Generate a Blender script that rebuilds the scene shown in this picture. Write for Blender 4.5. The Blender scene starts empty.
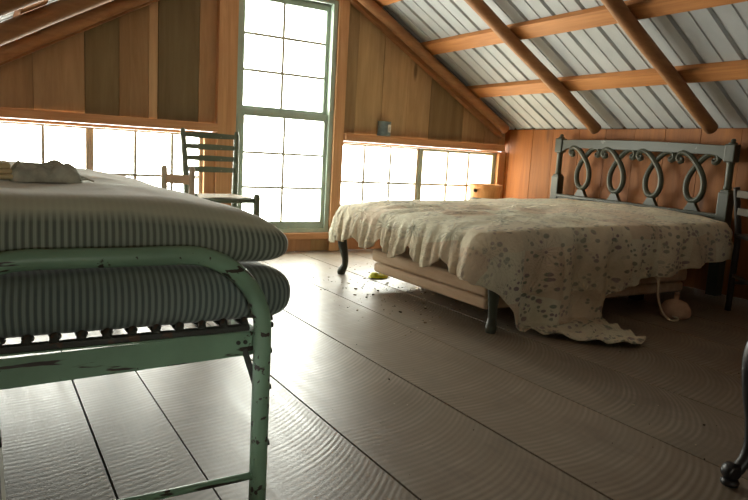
import bpy, bmesh, math, random
from mathutils import Vector, Matrix, noise as mnoise
random.seed(7)
scene = bpy.context.scene
COL = scene.collection
PI = math.pi

# ------------------------------------------------------------------ helpers
def lerp(a, b, t): return a + (b - a) * t
def interp(x, pts):
    if x <= pts[0][0]: return pts[0][1]
    for (a, va), (b, vb) in zip(pts, pts[1:]):
        if x <= b:
            return lerp(va, vb, (x - a) / (b - a)) if b > a else vb
    return pts[-1][1]

def tag(o, label=None, cat=None, group=None, kind=None):
    if label: o['label'] = label
    if cat: o['category'] = cat
    if group: o['group'] = group
    if kind: o['kind'] = kind
    return o

def empty(name, loc, label, cat, group=None, kind=None):
    o = bpy.data.objects.new(name, None)
    o.empty_display_size = .05
    o.location = loc
    COL.objects.link(o)
    return tag(o, label, cat, group, kind)

class MB:
    """collects shapes in world coordinates, builds ONE mesh object"""
    def __init__(s):
        s.bm = bmesh.new()
        s.col = s.bm.loops.layers.float_color.new('Col')
        s.uv = s.bm.loops.layers.uv.new('UVMap')
        s.cur = (1, 1, 1, 1)
    def face(s, vs, smooth=False):
        try: f = s.bm.faces.new(vs)
        except ValueError: return None
        f.smooth = smooth
        for l in f.loops: l[s.col] = s.cur
        return f
    def prism(s, poly, off, bevel=0):
        """poly: list of 3D points, extruded by vector off"""
        off = Vector(off)
        a = [s.bm.verts.new(Vector(p)) for p in poly]
        b = [s.bm.verts.new(Vector(p) + off) for p in poly]
        fs = [s.face(list(reversed(a))), s.face(b)]
        n = len(a)
        for i in range(n): fs.append(s.face([a[i], a[(i+1) % n], b[(i+1) % n], b[i]]))
        fs = [f for f in fs if f]
        bmesh.ops.recalc_face_normals(s.bm, faces=fs)
        if bevel:
            es = list({e for f in fs for e in f.edges})
            r = bmesh.ops.bevel(s.bm, geom=es, offset=bevel, segments=2, profile=.6, affect='EDGES')
            for f in r['faces']:
                for l in f.loops: l[s.col] = s.cur
        return s
    def box(s, x0, x1, y0, y1, z0, z1, bevel=0):
        return s.prism([(x0, y0, z0), (x1, y0, z0), (x1, y1, z0), (x0, y1, z0)], (0, 0, z1 - z0), bevel)
    def bar(s, p, q, w, h, up=(0, 0, 1), bevel=0):
        p, q, up = Vector(p), Vector(q), Vector(up)
        d = (q - p).normalized()
        side = d.cross(up).normalized(); u = side.cross(d).normalized()
        poly = [p - side*w/2 - u*h/2, p + side*w/2 - u*h/2, p + side*w/2 + u*h/2, p - side*w/2 + u*h/2]
        return s.prism(poly, q - p, bevel)
    def tube(s, pts, rad, seg=10, flat=1.0, ref=None, cap=True, smooth=True):
        """rad: number or list; flat: factor on the second axis; ref: fixed second axis"""
        pts = [Vector(p) for p in pts]
        n = len(pts)
        if not isinstance(rad, (list, tuple)): rad = [rad] * n
        prev = None; rings = []
        for i, p in enumerate(pts):
            d = (pts[min(i+1, n-1)] - pts[max(i-1, 0)]).normalized()
            if ref is not None:
                b = Vector(ref); a = d.cross(b).normalized(); b = a.cross(d).normalized()
            else:
                if prev is None:
                    t = Vector((0, 0, 1)) if abs(d.z) < .9 else Vector((1, 0, 0))
                    a = d.cross(t).normalized()
                else:
                    a = (prev - d * prev.dot(d)).normalized()
                b = d.cross(a).normalized()
            prev = a
            rings.append([s.bm.verts.new(p + a*math.cos(2*PI*k/seg)*rad[i] + b*math.sin(2*PI*k/seg)*rad[i]*flat) for k in range(seg)])
        fs = []
        for i in range(n-1):
            for k in range(seg):
                fs.append(s.face([rings[i][k], rings[i][(k+1) % seg], rings[i+1][(k+1) % seg], rings[i+1][k]], smooth))
        if cap:
            fs.append(s.face(list(reversed(rings[0])))); fs.append(s.face(rings[-1]))
        bmesh.ops.recalc_face_normals(s.bm, faces=[f for f in fs if f])
        return s
    def lathe(s, c, prof, seg=24, smooth=True):
        """prof: (r, z) list, axis through c along Z"""
        c = Vector(c); rings = []
        for r, z in prof:
            rings.append([s.bm.verts.new(c + Vector((r*math.cos(2*PI*k/seg), r*math.sin(2*PI*k/seg), z))) for k in range(seg)])
        fs = []
        for i in range(len(prof)-1):
            for k in range(seg):
                fs.append(s.face([rings[i][k], rings[i][(k+1) % seg], rings[i+1][(k+1) % seg], rings[i+1][k]], smooth))
        fs.append(s.face(list(reversed(rings[0])))); fs.append(s.face(rings[-1]))
        bmesh.ops.recalc_face_normals(s.bm, faces=[f for f in fs if f])
        return s
    def grid(s, P, smooth=True, closed=False, uvf=None):
        V = [[s.bm.verts.new(Vector(p)) for p in row] for row in P]
        m = len(V[0])
        for i in range(len(V)-1):
            for j in range(m if closed else m-1):
                j2 = (j+1) % m
                f = s.face([V[i][j], V[i][j2], V[i+1][j2], V[i+1][j]], smooth)
                if f and uvf:
                    for l, (a, b) in zip(f.loops, ((i, j), (i, j+1), (i+1, j+1), (i+1, j))): l[s.uv].uv = uvf(a, b)
        return s
    def build(s, name, mat, parent=None, label=None, cat=None, group=None, kind=None, loc=None):
        me = bpy.data.meshes.new(name)
        vs = s.bm.verts
        if loc is None:
            xs = [v.co.x for v in vs]; ys = [v.co.y for v in vs]; zs = [v.co.z for v in vs]
            loc = Vector(((min(xs)+max(xs))/2, (min(ys)+max(ys))/2, min(zs)))
        loc = Vector(loc)
        bmesh.ops.translate(s.bm, verts=vs, vec=-loc)
        s.bm.to_mesh(me); s.bm.free()
        o = bpy.data.objects.new(name, me)
        if mat: me.materials.append(mat)
        COL.objects.link(o)
        if parent:
            o.parent = parent
            o.location = loc - world_loc(parent)
        else: o.location = loc
        return tag(o, label, cat, group, kind)

def world_loc(o):
    v = Vector(o.location)
    while o.parent: o = o.parent; v += Vector(o.location)
    return v

def rounded_box(mb, lo, hi, r, step, deform=None, stripes=False):
    lo, hi = Vector(lo), Vector(hi); c = (lo+hi)/2; h = (hi-lo)/2
    new = []
    def axis(n): return [-1 + 2*i/n for i in range(n+1)]
    N = [max(4, int(2*h[k]/step)) for k in range(3)]
    def coords(k):   # denser near the ends
        n = N[k]; a = axis(n); e = min(.98, r/h[k])
        ex = [1 - e*(1-math.sin(t*PI/2/4)) for t in range(1, 4)]
        lim = 1-e
        mid = [-lim + 2*lim*i/max(1, n) for i in range(n+1)]
        return [-1] + [-x for x in reversed(ex)] + mid + ex + [1]
    A = [coords(k) for k in range(3)]
    for k in range(3):
        i, j = [(1, 2), (0, 2), (0, 1)][k]
        for sgn in (-1, 1):
            rows = []
            for a in A[i]:
                row = []
                for b in A[j]:
                    p = [0, 0, 0]; p[k] = sgn; p[i] = a; p[j] = b
                    row.append(Vector((p[0]*h.x, p[1]*h.y, p[2]*h.z)))
                rows.append(row)
            new.append(rows)
    start = set(mb.bm.verts)
    data = {}
    for rows in new:
        V = []
        for row in rows:
            vr = []
            for p in row:
                inn = Vector([max(-(h[k]-r), min(h[k]-r, p[k])) for k in range(3)])
                d = (p-inn)
                if d.length > 1e-9: d = d.normalized()
                q = inn + d*r
                v = mb.bm.verts.new(q + c)
                data[v] = (inn, d)
                vr.append(v)
            V.append(vr)
        for a in range(len(V)-1):
            for b in range(len(V[0])-1):
                mb.face([V[a][b], V[a+1][b], V[a+1][b+1], V[a][b+1]], True)
    if stripes:
        for f in mb.bm.faces:
            f.normal_update()
            for l in f.loops:
                if l.vert not in data: continue
                inn, d = data[l.vert]
                hyp = math.hypot(d.x, d.y)
                nz = abs(f.normal.z)
                if nz > .72 or hyp < 1e-3: u = l.vert.co.x - c.x
                else:
                    if f.normal.y > .3: u = inn.x
                    else: u = inn.x + r*math.atan2(d.x, max(1e-6, -d.y)) + (inn.y + h.y - r)*(1 if d.x > 0 else -1)
                l[mb.uv].uv = (u, l.vert.co.z)
                dz = min(1, max(0, d.z-.45)*2.6); l[mb.col] = (dz, dz, dz, 1)  # upward-face mask for mattress dust and painted window light
    nv = [v for v in mb.bm.verts if v not in start]
    if deform:
        for v in nv: v.co = deform(v.co.copy(), c, h)
    bmesh.ops.remove_doubles(mb.bm, verts=nv, dist=1e-5)
    bmesh.ops.recalc_face_normals(mb.bm, faces=mb.bm.faces)
    return mb

# ------------------------------------------------------------------ materials
class NT:
    def __init__(s, name):
        s.m = bpy.data.materials.new(name); s.m.use_nodes = True
        s.t = s.m.node_tree; s.n = s.t.nodes
        s.bsdf = s.n['Principled BSDF']; s.out = s.n['Material Output']
    def node(s, typ, **kw):
        n = s.n.new(typ)
        for k, v in kw.items():
            if k.startswith('i_'): n.inputs[k[2:].replace('_', ' ')].default_value = v
            else: setattr(n, k, v)
        return n
    def link(s, a, b): s.t.links.new(a, b)
    def coord(s, kind='Object', scale=(1, 1, 1), loc=(0, 0, 0)):
        tc = s.node('ShaderNodeTexCoord'); mp = s.node('ShaderNodeMapping')
        mp.inputs['Scale'].default_value = scale; mp.inputs['Location'].default_value = loc
        s.link(tc.outputs[kind], mp.inputs['Vector']); return mp.outputs['Vector']
    def noise(s, vec, scale, detail=4, rough=.6, dist=0):
        n = s.node('ShaderNodeTexNoise'); n.inputs['Scale'].default_value = scale
        n.inputs['Detail'].default_value = detail; n.inputs['Roughness'].default_value = rough; n.inputs['Distortion'].default_value = dist
        if vec is not None: s.link(vec, n.inputs['Vector'])
        return n.outputs['Fac']
    def ramp(s, fac, stops, interp='LINEAR'):
        r = s.node('ShaderNodeValToRGB'); e = r.color_ramp.elements; r.color_ramp.interpolation = interp
        while len(e) > 1: e.remove(e[-1])
        for i, (p, c) in enumerate(stops):
            x = e[0] if i == 0 else e.new(p)
            x.position = p; x.color = (*c, 1) if len(c) == 3 else c
        s.link(fac, r.inputs['Fac']); return r.outputs['Color']
    def mix(s, fac, a, b, blend='MIX'):
        m = s.node('ShaderNodeMix', data_type='RGBA', blend_type=blend)
        for sock, v in ((m.inputs[0], fac), (m.inputs[6], a), (m.inputs[7], b)):
            if isinstance(v, bpy.types.NodeSocket): s.link(v, sock)
            elif isinstance(v, (tuple, list)): sock.default_value = (*v, 1) if len(v) == 3 else v
            else: sock.default_value = v
        return m.outputs[2]
    def math(s, op, a, b=0.0, c=0.0):
        m = s.node('ShaderNodeMath', operation=op)
        for i, v in enumerate((a, b, c)):
            if isinstance(v, bpy.types.NodeSocket): s.link(v, m.inputs[i])
            else: m.inputs[i].default_value = v
        return m.outputs[0]
    def attr(s, name):
        a = s.node('ShaderNodeAttribute'); a.attribute_name = name; return a
    def bump(s, h, strength=.3, dist=.01):
        b = s.node('ShaderNodeBump'); b.inputs['Strength'].default_value = strength; b.inputs['Distance'].default_value = dist
        s.link(h, b.inputs['Height']); s.link(b.outputs['Normal'], s.bsdf.inputs['Normal'])
    def fin(s, col, rough=.6, metal=0, spec=.5):
        if isinstance(col, bpy.types.NodeSocket): s.link(col, s.bsdf.inputs['Base Color'])
        else: s.bsdf.inputs['Base Color'].default_value = (*col, 1)
        if isinstance(rough, bpy.types.NodeSocket): s.link(rough, s.bsdf.inputs['Roughness'])
        else: s.bsdf.inputs['Roughness'].default_value = rough
        s.bsdf.inputs['Metallic'].default_value = metal
        s.bsdf.inputs['Specular IOR Level'].default_value = spec
        return s.m

def wood(name, dark, light, axis='Z', rough=.65, attr=False, grain=14, stain=None, knots=True, spec=.3):
    t = NT(name)
    along, across = .9, grain
    sc = {'X': (along, across, across), 'Y': (across, along, across), 'Z': (across, across, along)}[axis]
    v = t.coord('Object', sc)
    n1 = t.noise(v, 1.0, 6, .62, 1.2)
    n2 = t.noise(v, 4.5, 3, .6)
    g = t.math('ADD', t.math('MULTIPLY', n1, .75), t.math('MULTIPLY', n2, .25))
    col = t.ramp(g, [(.3, dark), (.68, light)])
    if attr:
        col = t.mix(1.0, col, t.attr('Col').outputs['Color'], 'MULTIPLY')
    if stain:
        vv = t.coord('Object', {'X': (.8, 2, 2), 'Y': (2, .8, 2), 'Z': (2.2, 2.2, .7)}[axis])
        f = t.ramp(t.noise(vv, 1.6, 5, .65), [(.48, (0, 0, 0)), (.68, (1, 1, 1))])
        col = t.mix(t.math('MULTIPLY', f, stain[1]), col, stain[0])
    if knots:
        vk = t.coord('Object', {'X': (1.4, 5, 5), 'Y': (5, 1.4, 5), 'Z': (5, 5, 1.4)}[axis], (3.3, 1.7, .4))
        vo = t.node('ShaderNodeTexVoronoi', feature='F1'); vo.inputs['Scale'].default_value = 1.0
        t.link(vk, vo.inputs['Vector'])
        k = t.ramp(vo.outputs['Distance'], [(.05, (.85, .85, .85)), (.13, (0, 0, 0))])
        col = t.mix(k, col, tuple(c*.35 for c in dark))
    t.bump(g, .25, .004)
    return t.fin(col, rough, 0, spec)

def plain(name, c, rough=.6, metal=0, var=.15, scale=12, spec=.5):
    t = NT(name)
    n = t.noise(t.coord(), scale, 4)
    col = t.ramp(n, [(.3, tuple(x*(1-var) for x in c)), (.7, tuple(min(1, x*(1+var)) for x in c))])
    return t.fin(col, rough, metal, spec)

def paint(name, c, chip, amount=.62, rough=.45, scale=26, streak=False):
    t = NT(name)
    v = t.coord()
    base = t.ramp(t.noise(v, 7, 4), [(.3, tuple(x*.85 for x in c)), (.7, tuple(min(1, x*1.12) for x in c))])
    f = t.ramp(t.noise(v, scale, 5, .55), [(amount, (0, 0, 0)), (amount+.025, (1, 1, 1))])
    if streak:
        f = t.math('MAXIMUM', f, t.ramp(t.noise(t.coord('Object', (5, 90, 42), (.37, 0, .2)), 1.0, 4, .5), [(.625, (0, 0, 0)), (.645, (1, 1, 1))]))
    col = t.mix(f, base, chip)
    t.bump(t.math('SUBTRACT', 1, f), .25, .002)
    return t.fin(col, rough, 0, .4)

M = {}
M['gable'] = wood('gable_boards', (.31, .19, .10), (.48, .315, .175), 'Z', .7, attr=True, grain=11, stain=((.16, .115, .07), .35))
M['knee'] = wood('knee_boards', (.165, .053, .010), (.30, .106, .019), 'Z', .6, attr=True, grain=10)
M['beam_x'] = wood('beam_x', (.36, .17, .075), (.60, .33, .16), 'X', .6, grain=18)
M['beam_y'] = wood('beam_y', (.34, .13, .04), (.56, .25, .085), 'Y', .6, grain=16, stain=((.3, .12, .05), .3))
M['post_z'] = wood('post_z', (.38, .19, .085), (.60, .35, .17), 'Z', .55, grain=18)
M['rafter'] = wood('rafter_pole', (.21, .095, .04), (.40, .195, .08), 'X', .6, grain=14, stain=((.13, .07, .04), .35))
M['sash'] = paint('sash_paint', (.33, .41, .34), (.4, .38, .3), .66)
M['sash_wood'] = wood('sash_wood', (.40, .33, .24), (.56, .49, .37), 'Z', .6, knots=False)
M['muntin'] = plain('muntin_paint', (.42, .42, .36), .6)
M['dark'] = plain('dark_void', (.02, .016, .012), .9)
M['plate'] = plain('plywood', (.4, .3, .2), .8)

def glass_mat(name, tint, dusty):
    t = NT(name); t.n.remove(t.bsdf)
    tr = t.node('ShaderNodeBsdfTransparent'); tr.inputs['Color'].default_value = (*tint, 1)
    gl = t.node('ShaderNodeBsdfGlossy'); gl.inputs['Roughness'].default_value = .03
    df = t.node('ShaderNodeBsdfTranslucent'); df.inputs['Color'].default_value = (.8, .78, .7, 1)
    m1 = t.node('ShaderNodeMixShader'); m2 = t.node('ShaderNodeMixShader')
    n = t.noise(t.coord('Object', (6, 6, 6)), 2.0, 5)
    t.link(t.math('MULTIPLY', n, dusty), m1.inputs[0])
    t.link(tr.outputs[0], m1.inputs[1]); t.link(df.outputs[0], m1.inputs[2])
    m2.inputs[0].default_value = .05
    t.link(m1.outputs[0], m2.inputs[1]); t.link(gl.outputs[0], m2.inputs[2])
    t.link(m2.outputs[0], t.out.inputs['Surface'])
    return t.m
M['glass'] = glass_mat('pane_glass', (.97, .98, .96), .1)
M['glass_warm'] = glass_mat('pane_glass_dusty', (.84, .78, .66), .2)

def floor_mat():
    t = NT('floor_planks')
    at = t.attr('Col')
    sep = t.node('ShaderNodeSeparateColor'); t.link(at.outputs['Color'], sep.inputs['Color'])
    pid = sep.outputs['Red']
    tc = t.node('ShaderNodeTexCoord'); sx = t.node('ShaderNodeSeparateXYZ'); t.link(tc.outputs['UV'], sx.inputs[0])
    U, V = sx.outputs['X'], sx.outputs['Y']
    # circular saw marks: one family of arcs across each plank
    wob = t.noise(t.coord('Object', (1, 1, 1)), 1.3, 2)
    cx = t.math('MULTIPLY_ADD', pid, .14, -.07)
    du = t.math('SUBTRACT', t.math('MULTIPLY', U, .41), cx)
    yy = t.math('ADD', V, t.math('SQRT', t.math('SUBTRACT', .53*.53, t.math('MULTIPLY', du, du))))
    yy = t.math('ADD', yy, t.math('MULTIPLY', wob, .06))
    fine = t.math('MULTIPLY_ADD', t.math('SINE', t.math('MULTIPLY', yy, 2*PI/.021)), .5, .5)
    cn = t.node('ShaderNodeTexNoise'); cn.noise_dimensions = '1D'; cn.inputs['Scale'].default_value = 17; cn.inputs['Detail'].default_value = 3
    t.link(yy, cn.inputs['W'])
    patch = t.ramp(t.noise(t.coord('Object', (2.6, 1.6, 1)), 1.8, 4), [(.36, (.3, .3, .3)), (.62, (1, 1, 1))])
    saw = t.math('MULTIPLY', t.math('MULTIPLY', fine, t.ramp(cn.outputs['Fac'], [(.3, (.35, .35, .35)), (.65, (1, 1, 1))])), patch)
    grain = t.noise(t.coord('Object', (16, .9, 1)), 1.5, 6, .65, .8)
    base = t.ramp(grain, [(.3, (.090, .069, .048)), (.7, (.185, .147, .107))])
    base = t.mix(t.math('MULTIPLY', pid, .4), base, (.20, .145, .10))
    col = t.mix(t.math('MULTIPLY', saw, .75), base, (.32, .27, .21))
    st = t.ramp(t.noise(t.coord('Object', (1.9, .9, 1), (4, 2, 0)), 2.6, 7, .72), [(.52, (0, 0, 0)), (.68, (1, 1, 1))])
    col = t.mix(t.math('MULTIPLY', st, .6), col, (.075, .06, .05))
    dust = t.ramp(t.noise(t.coord('Object', (1, 1, 1), (9, 2, 0)), 1.1, 5, .6), [(.42, (0, 0, 0)), (.66, (1, 1, 1))])
    col = t.mix(t.math('MULTIPLY', dust, .25), col, (.36, .325, .265))
    t.bump(t.math('ADD', t.math('MULTIPLY', saw, .8), t.math('MULTIPLY', grain, .5)), .16, .003)
    rough = t.math('MULTIPLY_ADD', grain, .3, .23)
    return t.fin(col, rough, 0, .5)
M['floor'] = floor_mat()

def metal_sheet():
    t = NT('roof_sheet')
    n = t.noise(t.coord('Object', (1, 2, 1)), 2.5, 4)
    col = t.ramp(n, [(.3, (.37, .385, .385)), (.7, (.45, .465, .465))])
    return t.fin(col, .6, 0, .3)
M['sheet'] = metal_sheet()

def ticking(name, dk, lt, dusty=1.0):  # dusty also scales the window light painted on the top
    t = NT(name)
    uv = t.node('ShaderNodeTexCoord').outputs['UV']
    sx = t.node('ShaderNodeSeparateXYZ'); t.link(uv, sx.inputs[0])
    s = t.math('MULTIPLY_ADD', t.math('SINE', t.math('MULTIPLY', sx.outputs['X'], 2*PI/.0119)), .5, .5)
    s2 = t.math('MULTIPLY_ADD', t.math('SINE', t.math('MULTIPLY', sx.outputs['X'], 2*PI/.00297)), .5, .5)
    f = t.ramp(s, [(.2, (0, 0, 0)), (.8, (1, 1, 1))])
    f = t.mix(.12, f, s2)
    col = t.mix(f, dk, lt)
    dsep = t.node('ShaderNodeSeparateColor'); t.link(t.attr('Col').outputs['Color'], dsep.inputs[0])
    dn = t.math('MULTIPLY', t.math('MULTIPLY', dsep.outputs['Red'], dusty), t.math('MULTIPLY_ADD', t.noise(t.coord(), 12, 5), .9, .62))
    col = t.mix(t.math('MINIMUM', dn, .90), col, (.62, .66, .50))  # dust and window light, both painted pale onto upward faces
    dirt = t.ramp(t.noise(t.coord(), 5, 5), [(.4, (0, 0, 0)), (.75, (1, 1, 1))])
    col = t.mix(t.math('MULTIPLY', dirt, .22), col, (.30, .29, .23))
    w = t.noise(t.coord(), 240, 2)
    t.bump(t.math('ADD', t.math('MULTIPLY', w, .4), t.math('MULTIPLY', t.noise(t.coord(), 9, 3), 1.2)), .25, .004)
    t.bsdf.inputs['Sheen Weight'].default_value = .7; t.bsdf.inputs['Sheen Roughness'].default_value = .35
    return t.fin(col, .85, 0, .25)
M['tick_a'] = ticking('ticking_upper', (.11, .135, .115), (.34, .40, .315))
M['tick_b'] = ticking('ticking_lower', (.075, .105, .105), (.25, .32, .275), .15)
M['cot'] = paint('cot_green', (.22, .375, .25), (.045, .035, .028), .655, .4, 30, streak=True)
M['cot_dark'] = paint('cot_dark', (.05, .055, .045), (.10, .06, .035), .6, .6, 30)
M['bedpaint'] = paint('bed_grey_green', (.036, .040, .025), (.12, .125, .10), .69, .4, 14)
M['chair_dark'] = paint('chair_green', (.13, .165, .115), (.25, .25, .19), .68, .45, 24)
M['chair_pale'] = wood('chair_pale_wood', (.60, .50, .38), (.76, .67, .54), 'Z', .6, knots=False)
M['rush'] = plain('rush_seat', (.55, .50, .40), .8, 0, .25, 60)
M['black'] = plain('black_iron', (.012, .011, .011), .4, .1, .4, 30)
M['espresso'] = wood('dark_chair_wood', (.010, .008, .007), (.028, .021, .017), 'Z', .45, knots=False)
M['boxwood'] = wood('box_spring_cover', (.48, .33, .21), (.66, .52, .36), 'Y', .75, knots=False, stain=((.40, .24, .13), .5))
M['mat_plain'] = plain('mattress_cover', (.40, .38, .33), .9)

def quilt_mat():
    t = NT('quilt')
    uv = t.node('ShaderNodeTexCoord').outputs['UV']
    def vor(scale, rand=1.0, loc=(0, 0, 0), feature='F1', sc=(1, 1, 1)):
        mp = t.node('ShaderNodeMapping'); mp.inputs['Location'].default_value = loc; mp.inputs['Scale'].default_value = sc; t.link(uv, mp.inputs[0])
        v = t.node('ShaderNodeTexVoronoi', feature=feature); v.voronoi_dimensions = '2D'
        v.inputs['Scale'].default_value = scale; v.inputs['Randomness'].default_value = rand
        t.link(mp.outputs[0], v.inputs['Vector']); return v
    n = t.noise(uv, 5, 5, .6)
    base = t.ramp(n, [(.3, (.60, .53, .39)), (.72, (.76, .71, .54))])
    patch = vor(4.2, .25)
    pc = t.node('ShaderNodeSeparateColor'); t.link(patch.outputs['Color'], pc.inputs[0])
    base = t.mix(t.ramp(pc.outputs['Red'], [(.74, (0, 0, 0)), (.76, (.32, .32, .32))]), base, (.50, .33, .22))
    base = t.mix(t.ramp(pc.outputs['Green'], [(.68, (0, 0, 0)), (.70, (.35, .35, .35))]), base, (.64, .70, .56))
    # interlocking rings of small leaves
    ring = vor(3.6, 0.0, (.21, .13, 0))
    rd = ring.outputs['Distance']
    inring = t.ramp(t.math('ABSOLUTE', t.math('SUBTRACT', rd, .40)), [(.055, (1, 1, 1)), (.085, (0, 0, 0))])
    leaf = vor(36, .85, sc=(1, 1.25, 1))
    lc = t.node('ShaderNodeSeparateColor'); t.link(leaf.outputs['Color'], lc.inputs[0])
    spot = t.ramp(leaf.outputs['Distance'], [(.27, (1, 1, 1)), (.40, (0, 0, 0))])
    keep = t.ramp(lc.outputs['Red'], [(.30, (0, 0, 0)), (.34, (1, 1, 1))])
    f1 = t.math('MULTIPLY', t.math('MULTIPLY', spot, keep), inring)
    sprig = vor(14, 1.0, (3.7, 1.1, 0), sc=(1, 1.6, 1))
    sc_ = t.node('ShaderNodeSeparateColor'); t.link(sprig.outputs['Color'], sc_.inputs[0])
    f2 = t.math('MULTIPLY', t.ramp(sprig.outputs['Distance'], [(.19, (1, 1, 1)), (.27, (0, 0, 0))]), t.ramp(sc_.outputs['Green'], [(.5, (0, 0, 0)), (.54, (1, 1, 1))]))
    lcol = t.mix(t.ramp(lc.outputs['Blue'], [(.62, (0, 0, 0)), (.66, (1, 1, 1))]), (.17, .21, .165), (.22, .165, .19))
    suv = t.node('ShaderNodeSeparateXYZ'); t.link(uv, suv.inputs[0])
    fade = t.math('MULTIPLY', t.ramp(t.math('MULTIPLY_ADD', suv.outputs['X'], 1.0, -1.2), [(.60, (.55, .55, .55)), (.80, (1, 1, 1))]), t.ramp(t.math('SUBTRACT', suv.outputs['Y'], 1.6), [(.5, (1, 1, 1)), (.62, (.62, .62, .62))]))
    fade = t.math('MULTIPLY', fade, t.ramp(t.noise(uv, 3.5, 3), [(.32, (.55, .55, .55)), (.6, (1, 1, 1))]))
    col = t.mix(t.math('MULTIPLY', t.math('MULTIPLY', t.math('MAXIMUM', f1, f2), .9), fade), base, lcol)
    stain = t.ramp(t.noise(uv, 2.2, 6, .7), [(.5, (0, 0, 0)), (.72, (1, 1, 1))])
    col = t.mix(t.math('MULTIPLY', stain, .34), col, (.35, .33, .19))
    # star-burst quilting puckers inside the rings plus crumpled cloth
    hgt = t.math('ADD', t.math('MULTIPLY', t.noise(uv, 26, 5, .65, 1.5), 1.0), t.math('MULTIPLY', t.noise(uv, 70, 3), .35))
    # star-shaped quilting: radial creases about a lattice of centres
    stv = vor(3.6, .35, (.4, .2, 0))
    dv = t.node('ShaderNodeVectorMath', operation='SUBTRACT'); mp2 = t.node('ShaderNodeVectorMath', operation='MULTIPLY_ADD')
    mp2.inputs[1].default_value = (1, 1, 1); mp2.inputs[2].default_value = (.4, .2, 0); t.link(uv, mp2.inputs[0])
    t.link(mp2.outputs[0], dv.inputs[0]); t.link(stv.outputs['Position'], dv.inputs[1])
    dvs = t.node('ShaderNodeSeparateXYZ'); t.link(dv.outputs[0], dvs.inputs[0])
    ang = t.math('ARCTAN2', dvs.outputs['Y'], dvs.outputs['X'])
    rays = t.math('MULTIPLY', t.math('SINE', t.math('MULTIPLY', ang, 16)), t.ramp(stv.outputs['Distance'], [(.02, (1, 1, 1)), (.5, (.1, .1, .1))]))
    hgt = t.math('ADD', hgt, t.math('MULTIPLY', rays, .22))
    t.bump(hgt, .8, .014)
    t.bsdf.inputs['Sheen Weight'].default_value = .15
    return t.fin(col, .9, 0, .2)
M['quilt'] = quilt_mat()

# ------------------------------------------------------------------ room dimensions
TDX, TDY = -.008, -.052
XL, XR, YG, YB = -.272, 4.045, 4.468, -2.2
XM = (XL + XR) / 2
SL = .575
def roof_z(x, z0=1.06): return z0 + SL * (min(XR - x, x - XL))
Z_SHEET, Z_PURL = 1.06, 1.02

# floor: one structure, seams between wide rough-sawn planks
seams = [-.22, .026, .234, .427, .82, 1.225, 1.63, 2.035, 2.44, 2.845, 3.25, 3.66, 4.07]
mb = MB()
mb.cur = (.5, 0, 0, 1)
for i, (a, b) in enumerate(zip(seams, seams[1:])):
    mb.cur = (random.random(), random.random(), 0, 1)
    g = .0034 if i not in (2, 3) else .002
    mb.box(a+g, b-g, YB-.05, YG+.02, -.03, random.uniform(-.0015, 0), .0005)
    yo = random.uniform(0, 3); mb.bm.faces.ensure_lookup_table()
    for f in mb.bm.faces:
        c = f.calc_center_median()
        if a < c.x < b:
            for l in f.loops: l[mb.uv].uv = ((l.vert.co.x-a)/.41, l.vert.co.y + yo)
fl = mb.build('floor', M['floor'], label='wide rough-sawn grey brown plank floor', cat='floor', kind='structure', loc=(0, 0, 0))
mb = MB(); mb.box(-.3, 4.2, YB-.05, YG+.05, -.06, -.031)
mb.build('subfloor', M['dark'], fl)
mb = MB(); mb.box(.0222, .0298, .2, 1.72, -.02, .0006)  # thin pale strip set along one plank seam
mb.build('seam_strip', plain('pale_seam_strip', (.62, .60, .47), .6), fl, label='pale strip filling a plank seam')

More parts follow.
